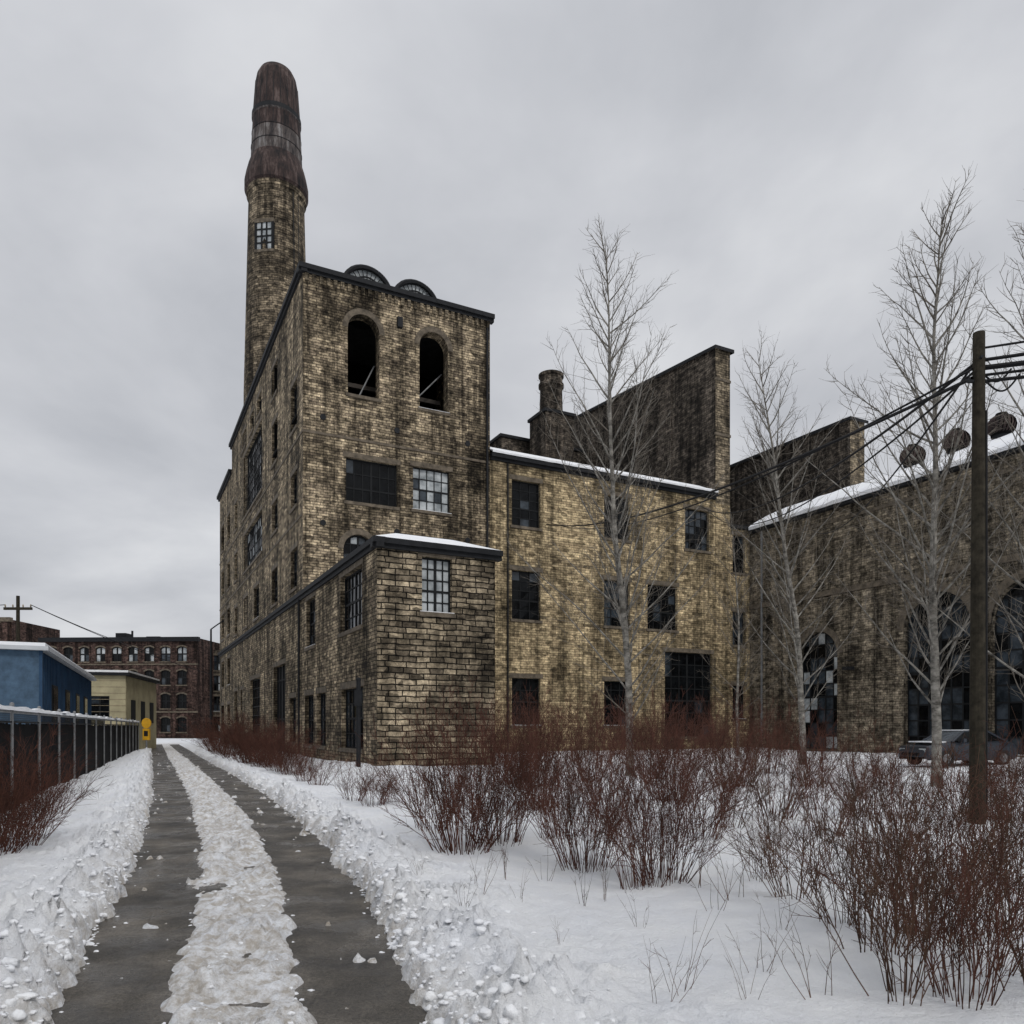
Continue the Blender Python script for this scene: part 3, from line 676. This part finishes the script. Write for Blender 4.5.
def shrub_mesh(seed,nst,H,spread,fork,mat,base=.28,r=.0065,droop=-.02,dense=1.0):
    rng=random.Random(seed); T=TB_()
    for i in range(nst):
        az=rng.uniform(0,2*math.pi); rr=base*math.sqrt(rng.random()); lean=rng.uniform(.02,spread)*(0.4+.6*rr/base)
        d=Vector((math.cos(az)*math.sin(lean),math.sin(az)*math.sin(lean),math.cos(lean)))
        L=H*(.40+.65*rng.random()**.8)
        st=grow(Vector((math.cos(az)*rr,math.sin(az)*rr,-.05)),d,L,6,.13,droop,rng)
        T.tube(st,[r*(1-j/8) for j in range(7)],4,0)
        for s in range(int(fork*rng.uniform(.5,1.5))):
            q=rng.uniform(.2,.97)*6; j=min(5,int(q)); pp=st[j].lerp(st[j+1],q-j); dd=(st[j+1]-st[j]).normalized()
            l2=rng.uniform(.14,.5)*H*.75*(1.1-q/7)
            se=grow(pp,perp(dd,rng,rng.uniform(.3,.9)),l2,3,.15,.05,rng); T.tube(se,[r*.6,r*.5,r*.42,r*.3],3,0)
            for u in range(int(3*dense)):
                j2=rng.randint(0,2); pp2=se[j2].lerp(se[j2+1],rng.random()); d2=(se[j2+1]-se[j2]).normalized()
                te=grow(pp2,perp(d2,rng,rng.uniform(.3,.9)),rng.uniform(.06,.24)*H*.6,2,.12,.05,rng); T.tube(te,[r*.42,r*.34,r*.25],3,0)
    return T.mesh('shrub',[mat])
DEN=[shrub_mesh(s,80,1.9,.85,7,M_DOG,.36,.0054) for s in (1,2,3)]
MED=[shrub_mesh(s,40,1.95,.8,6,M_DOG,.30,.0056) for s in (4,5)]
DRY=[shrub_mesh(s,24,1.85,.8,7,M_DRY,.24,.0060) for s in (6,7,11)]
SPR=[shrub_mesh(s,5,1.0,.75,3,M_DRY,.12,.0042,dense=.7) for s in (8,9,10)]
def put(me,name,x,y,s,sz=None,rot=None):
    o=bpy.data.objects.new(name,me); o.location=(x,y,gz(x,y)-.02); o.scale=(s,s,sz or s)
    o.rotation_euler=(0,0,rot if rot is not None else random.uniform(0,6.28)); S.collection.objects.link(o)
def G_(yp): return 764*1.62/(yp-727)
shr=[ # xpix, base ypix, scale, zscale, kind
 (462,853,.95,1.2,DEN),(500,846,.85,1.15,DEN),(430,832,.85,.95,MED),(585,866,.78,1.05,DEN),(560,840,.9,1.1,MED),(640,888,.66,.92,MED),(662,882,.70,1.0,DEN),
 (535,812,1.1,1.25,DEN),(610,822,1.05,1.2,MED),(700,842,.95,1.05,MED),(728,830,.95,1.0,DRY),(672,806,1.15,1.25,DEN),(775,822,1.05,.95,MED),
 (825,838,.85,.88,MED),(862,815,1.0,.9,MED),(905,822,.9,.66,MED),(955,815,1.0,.66,MED),(1015,822,1.0,.8,DEN),
 (735,788,1.3,1.45,DEN),(812,788,1.3,1.2,MED),(590,785,1.4,1.5,MED),(512,785,1.3,1.4,DEN),(650,780,1.5,1.5,MED),(770,776,1.5,1.4,MED),(885,785,1.2,.6,MED),(1010,785,1.2,.65,MED),
 (872,965,.80,.86,DRY),(845,935,.72,.80,DRY),(925,952,.74,.82,MED),(985,985,.70,.84,DRY),(1018,945,.82,.9,DRY),(900,1012,.6,.74,DRY),(962,1018,.58,.78,MED),(1040,1010,.75,.9,DRY),(795,905,.72,.8,DRY),(760,880,.62,.74,DRY),(960,905,.8,.8,DRY),(1020,890,.9,.9,MED),(890,880,.8,.74,DRY),
]
for (xp,yp,s,sz,K) in shr:
    Y=G_(yp); put(random.choice(K),'dogwood_shrub' if K is not DRY else 'dry_shrub',px(xp,Y),Y,s,sz)
for (xp,yp,s) in ((480,905,.5),(465,915,.45),(585,905,.55),(605,900,.45),(505,880,.55),(680,1000,.6),(662,1012,.45),(735,905,.7),(715,915,.55),(700,890,.65),(760,985,.5),(820,1010,.6),(545,880,.5),(520,905,.35),(640,935,.4),(780,940,.5),(750,1010,.45),(420,880,.3),(560,950,.25)):
    Y=G_(yp); put(random.choice(SPR),'dry_weed_stems',px(xp,Y),Y,s)
for (xp,yp,s,sz,K) in ((372,808,.75,.6,MED),(352,803,.7,.55,MED),(388,806,.6,.5,MED),(305,782,.85,.7,MED),(318,786,.8,.6,MED),(262,768,1.2,1.0,DEN),(280,772,1.0,.9,DEN),(248,764,1.4,1.2,DEN),(236,760,1.6,1.3,DEN),(256,763,1.5,1.2,DEN),(270,766,1.3,1.1,DEN),(226,756,1.8,1.4,DEN),(216,753,1.6,1.1,DEN),
     (292,774,1.1,.9,DEN),(12,850,.8,.85,DEN),(30,842,.7,.72,MED),(-15,858,.9,.9,DEN),(48,815,.8,.6,MED)):
    Y=G_(yp); put(random.choice(K),'dogwood_shrub',px(xp,Y),Y,s,sz)
rng=random.Random(5)
for i in range(8):
    a=rng.uniform(7,27); b=rng.uniform(5,12); x,y=loc2w(a,b); put(random.choice(MED),'dogwood_shrub',x,y,rng.uniform(1.4,1.8),rng.uniform(1.3,1.7))

# ================================================================= fence
fn=empty('slatted_chain_link_fence',(0,0,0),0)
B=MB(); Sn=MB()
def fx(Y): return -3.54-.424*Y
fd=Vector((-.424,1,0)).normalized()
def fp(s): return Vector((fx(4),4,0))+fd*s
Ltot=(54-4)/fd.y; s=0
def orient_box(B,p,w,t,z0,z1,mt):
    nrm=Vector((fd.y,-fd.x,0)); c=[p-fd*w/2-nrm*t/2,p+fd*w/2-nrm*t/2,p+fd*w/2+nrm*t/2,p-fd*w/2+nrm*t/2]
    lo=[(q.x,q.y,z0) for q in c]; hi=[(q.x,q.y,z1) for q in c]
    for i in range(4): j=(i+1)%4; B.poly([lo[i],lo[j],hi[j],hi[i]],mt)
    B.poly(hi,mt)
while s<Ltot:
    orient_box(B,fp(s),.092,.012,.06,1.78+random.uniform(-.03,.02),M_BLACK); s+=.1
s=0
while s<Ltot:
    p=fp(s); q=p+Vector((fd.y,-fd.x,0))*.06; B.beam((q.x,q.y,-.2),(q.x,q.y,2.12),.03,M_GALV,8); B.lathe(q.x,q.y,[(.045,2.12),(.04,2.17),(.01,2.19)],8,M_GALV); s+=3
a=fp(0)+Vector((.06,0,2.0));b=fp(Ltot)+Vector((.06,0,2.0)); B.beam(a,b,.026,M_GALV,8)
a=fp(0)+Vector((.06,0,1.8));b=fp(Ltot)+Vector((.06,0,1.8)); B.beam(a,b,.02,M_METAL,6)
s=0
while s<30:
    for sg in (1,-1):
        p=fp(s)+Vector((.03,0,1.78)); B.beam(p,p+fd*.22*sg+Vector((0,0,.22)),.003,M_METAL,3,cap=False)
    s+=.08
s=0; prev=None
while s<Ltot:
    p=fp(s); h=.07+.06*noise.noise(Vector((s*1.1,0,0))); nr=Vector((fd.y,-fd.x,0))
    cur=[p-nr*.05+Vector((0,0,2.03)),p-nr*.03+Vector((0,0,2.04+h)),p+nr*.09+Vector((0,0,2.04+h)),p+nr*.11+Vector((0,0,2.03))]
    if prev and noise.noise(Vector((s*.5,4,0)))>-.25:
        for q in range(3): Sn.poly([prev[q],cur[q],cur[q+1],prev[q+1]],M_SNOW)
    prev=cur; s+=.25
B.obj('posts_and_slats',fn); Sn.obj('snow_cap',fn)

# ================================================================= poles, wires
def cable(B,p0,p1,sag,r,n=28,mt=M_CABLE):
    p0=Vector(p0);p1=Vector(p1);pr=None
    for i in range(n+1):
        t=i/n; p=p0.lerp(p1,t)-Vector((0,0,sag*4*t*(1-t)))
        if pr is not None: B.beam(pr,p,r,mt,5,cap=False)
        pr=p
PX,PY=7.67,12.6
up=empty('utility_pole',(PX,PY,0))
B=MB(); B.beam((0,0,-.3),(.03,0,8.2),.125,M_WOODP,14,.09)
B.beam((0,-.14,7.75),(0.02,.16,7.75),.025,M_METAL,6); B.beam((-.16,0,7.4),(.2,0,7.4),.03,M_METAL,6)
B.beam((.12,-.05,.2),(.12,-.05,6.9),.022,M_CABLE,6)
B.obj('pole_and_hardware',up)
B=MB()
x1,y1=loc2w(15.4,TB-.05); e=(x1-PX,y1-PY,14.75)
cable(B,(-.08,0,7.45),e,.9,.034); cable(B,(-.08,0,7.6),(e[0]+.3,e[1]+.1,e[2]+.1),1.25,.022)
x2,y2=loc2w(HA-.05,8); cable(B,(0,.05,7.75),(x2-PX,y2-PY,15.2),1.2,.022)
x3,y3=loc2w(28.2,TB-.05); cable(B,(0,.05,7.72),(x3-PX,y3-PY,17.6),1.3,.03); cable(B,(0,.05,7.6),(x3-PX+.4,y3-PY,17.4),1.8,.022)
for (z,dz,r) in ((7.95,.35,.02),(7.75,.3,.03),(7.62,.1,.045),(7.5,.15,.024),(7.4,.0,.03)): cable(B,(.1,0,z),(8.5,-4.6,z+dz),.25,r,14)
for q in range(2):
    pr=None
    for i in range(15):
        t=i/14; p=Vector((.1+(.45+.12*q)*t,-.02-.03*q,7.5-.1*q-(.16+.07*q)*math.sin(math.pi*t)+.1*t))
        if pr is not None: B.beam(pr,p,.016,M_CABLE,5,cap=False)
        pr=p
B.obj('cables',up)
fp_=empty('utility_pole',(px(18,60),60,0)); B=MB(); B.beam((0,0,-.3),(0,0,12.0),.17,M_WOODP,10,.13); B.box(-1.1,1.1,-.08,.08,10.9,11.1,M_WOODP)
for q in (-1,-.4,.4,1): B.lathe(q,0,[(.03,11.1),(.07,11.2),(.02,11.35)],6,M_STONEL)
cable(B,(1,0,11.3),(-12,60,12),.6,.03,14); cable(B,(-1,0,11.3),(-30,-10,11),.8,.03,14); cable(B,(1,0,11.3),(8,22,7),.5,.03,10)
B.obj('pole',fp_)
sl=empty('street_lamp',(px(211,75),75,0)); B=MB(); B.beam((0,0,-.2),(0,0,11.3),.14,M_METAL,8,.09)
pr=Vector((0,0,11.3))
for i in range(1,9):
    t=i/8; p=Vector((1.5*math.sin(t*1.57),0,11.3+.9*math.sin(t*1.9))); B.beam(pr,p,.06,M_METAL,6); pr=p
B.box(1.3,2.2,-.2,.2,11.95,12.15,M_METAL); B.box(1.45,2.1,-.15,.15,11.9,11.948,M_GLP); B.beam((0,0,0),(0,0,1.2),.2,M_METAL,8); B.obj('lamp_post',sl)
bp=empty('steel_bollard_post',(px(358.5,29.2),29.2,0)); B=MB(); B.beam((0,0,-.2),(0,0,3.5),.085,M_METAL,10); B.lathe(0,0,[(.1,3.48),(.1,3.56),(.02,3.6)],10,M_METAL); B.box(-.14,.14,-.11,-.09,2.5,3.1,M_METAL); B.obj('post',bp)
M_YEL=plain('yellow_enamel',(.62,.33,.015),.6,var=.2)
ys_=empty('yellow_warning_sign',(px(146.5,50),50,0)); B=MB()
B.beam((0,0,0),(0,0,2.0),.06,M_GALV,8)
n=16
pts=[(.30*math.cos(2*math.pi*i/n),-.06,1.95+.34*math.sin(2*math.pi*i/n)) for i in range(n)]; B.poly(pts[::-1],M_YEL); B.poly([(p[0],.06,p[2]) for p in pts],M_YEL)
for i in range(n):
    j=(i+1)%n; B.poly([pts[i],pts[j],(pts[j][0],.06,pts[j][2]),(pts[i][0],.06,pts[i][2])],M_YEL)
B.box(-.22,.22,-.08,.08,.85,1.6,M_YEL); B.box(-.13,.13,-.085,-.08,1.1,1.45,M_METAL); B.obj('sign',ys_)

# ================================================================= parked car
M_PAINT=plain('dark_car_paint',(.03,.035,.045),.25,.3,var=.1); M_TYRE=plain('tyre_rubber',(.012,.012,.012),.85)
cx_,cy_=px(958,31.5),31.5
car=empty('parked_car',(cx_,cy_,.12),math.radians(14))
B=MB()
def prof_strip(secs,mt):
    rings=[]
    for (x,hw,zl,zs,zt) in secs:
        rings.append([(x,-hw*.92,zl),(x,-hw,zl+.12),(x,-hw,zs-.12),(x,-hw*.95,zs),(x,-hw*.8,zt),(x,hw*.8,zt),(x,hw*.95,zs),(x,hw,zs-.12),(x,hw,zl+.12),(x,hw*.92,zl)])
    for a,b in zip(rings,rings[1:]):
        for i in range(9): B.poly([a[i],a[i+1],b[i+1],b[i]],mt)
    B.poly(rings[0],mt); B.poly(rings[-1][::-1],mt)
prof_strip([(-2.28,.70,.38,.62,.66),(-2.2,.84,.26,.74,.80),(-1.6,.89,.24,.84,.92),(-1.0,.9,.24,.90,.99),(0,.9,.24,.93,1.0),(1.3,.9,.24,.93,1.02),(2.0,.86,.26,.9,.98),(2.22,.78,.36,.78,.86)],M_PAINT)
cab=[(-1.05,.98,.78),(-.35,1.40,.62),(.75,1.44,.62),(1.65,1.0,.74)]
L_=[(p[0],-p[2],p[1]) for p in cab];R_=[(p[0],p[2],p[1]) for p in cab]
B.poly(L_,M_GL);B.poly(R_[::-1],M_GL)
for i in range(3): B.poly([L_[i],R_[i],R_[i+1],L_[i+1]],M_PAINT if i==1 else M_GLB)
B.box(-.3,.7,-.55,.55,1.425,1.47,M_SNOW)
for sgn in (-1,1):
    for i in range(3): B.beam(Vector((cab[i][0],sgn*cab[i][2],cab[i][1])),Vector((cab[i+1][0],sgn*cab[i+1][2],cab[i+1][1])),.045,M_PAINT,6)
    B.beam((.15,sgn*.77,1.0),(.15,sgn*.63,1.42),.04,M_PAINT,6)
    for wx in (-1.4,1.35):
        B.beam((wx,sgn*.72,.33),(wx,sgn*.905,.33),.33,M_TYRE,20); B.beam((wx,sgn*.905,.33),(wx,sgn*.92,.33),.19,M_GALV,12)
    B.box(-2.27,-2.12,sgn*.55-.16,sgn*.55+.16,.58,.72,M_GLP); B.box(-.75,-.6,sgn*.9,sgn*1.05,.98,1.12,M_PAINT)
B.box(-2.31,-2.22,-.4,.5,.42,.54,M_BLACK)
B.box(-1.9,-1.15,-.6,.6,.955,1.0,M_SNOW)
B.obj('body',car)

# ================================================================= world, sun, camera
w=bpy.data.worlds.new('World'); S.world=w; w.use_nodes=True; nt=w.node_tree
bg=nt.nodes['Background']; sky=N(nt,'ShaderNodeTexSky',sky_type='NISHITA'); sky.sun_disc=False; sky.sun_elevation=math.radians(42); sky.sun_rotation=math.radians(150); sky.dust_density=4
tc=N(nt,'ShaderNodeTexCoord'); sp=N(nt,'ShaderNodeSeparateXYZ'); nt.links.new(tc.outputs['Generated'],sp.inputs[0])
zc=N(nt,'ShaderNodeMath',operation='MAXIMUM'); nt.links.new(sp.outputs['Z'],zc.inputs[0]); zc.inputs[1].default_value=0
za=N(nt,'ShaderNodeMath',operation='ADD'); nt.links.new(zc.outputs[0],za.inputs[0]); za.inputs[1].default_value=.3
dx=N(nt,'ShaderNodeMath',operation='DIVIDE'); nt.links.new(sp.outputs['X'],dx.inputs[0]); nt.links.new(za.outputs[0],dx.inputs[1])
dy=N(nt,'ShaderNodeMath',operation='DIVIDE'); nt.links.new(sp.outputs['Y'],dy.inputs[0]); nt.links.new(za.outputs[0],dy.inputs[1])
cb=N(nt,'ShaderNodeCombineXYZ'); nt.links.new(dx.outputs[0],cb.inputs[0]); nt.links.new(dy.outputs[0],cb.inputs[1])
mp=N(nt,'ShaderNodeMapping'); mp.inputs['Scale'].default_value=(1,.9,1); mp.inputs['Location'].default_value=(3.1,1.7,0); nt.links.new(cb.outputs[0],mp.inputs[0])
cn=N(nt,'ShaderNodeTexNoise'); cn.inputs['Scale'].default_value=1.7; cn.inputs['Detail'].default_value=6; cn.inputs['Roughness'].default_value=.52; cn.inputs['Distortion'].default_value=.2
nt.links.new(mp.outputs[0],cn.inputs['Vector'])
cl=ramp(nt,cn.outputs['Fac'],[(.32,(4.7,4.85,5.2)),(.5,(6.1,6.22,6.55)),(.68,(7.7,7.8,8.0))])
el=ramp(nt,sp.outputs['Z'],[(0,1.0),(.35,.97),(.68,1.05),(.95,1.9)])
c=mul(nt,cl,el); mx=N(nt,'ShaderNodeMix',data_type='RGBA'); mx.inputs[0].default_value=.94; nt.links.new(sky.outputs[0],mx.inputs[6]); nt.links.new(c,mx.inputs[7])
nt.links.new(mx.outputs[2],bg.inputs[0]); bg.inputs[1].default_value=.1
sd=bpy.data.lights.new('sun','SUN'); sd.energy=1.1; sd.angle=math.radians(12); sd.color=(1,.97,.93)
so=bpy.data.objects.new('sun',sd); S.collection.objects.link(so)
az=math.radians(150); elv=math.radians(42); dv=Vector((math.sin(az)*math.cos(elv),math.cos(az)*math.cos(elv),math.sin(elv)))
so.rotation_euler=dv.to_track_quat('Z','Y').to_euler()
cd=bpy.data.cameras.new('camera'); cd.lens=26.86; cd.sensor_width=36; cd.shift_y=.21; cd.clip_end=4000; cd.clip_start=.05
co=bpy.data.objects.new('camera',cd); co.location=(0,0,1.7); co.rotation_euler=(math.radians(90),0,0); S.collection.objects.link(co); S.camera=co
S.view_settings.view_transform='Standard'; S.view_settings.look='None'; S.view_settings.exposure=0
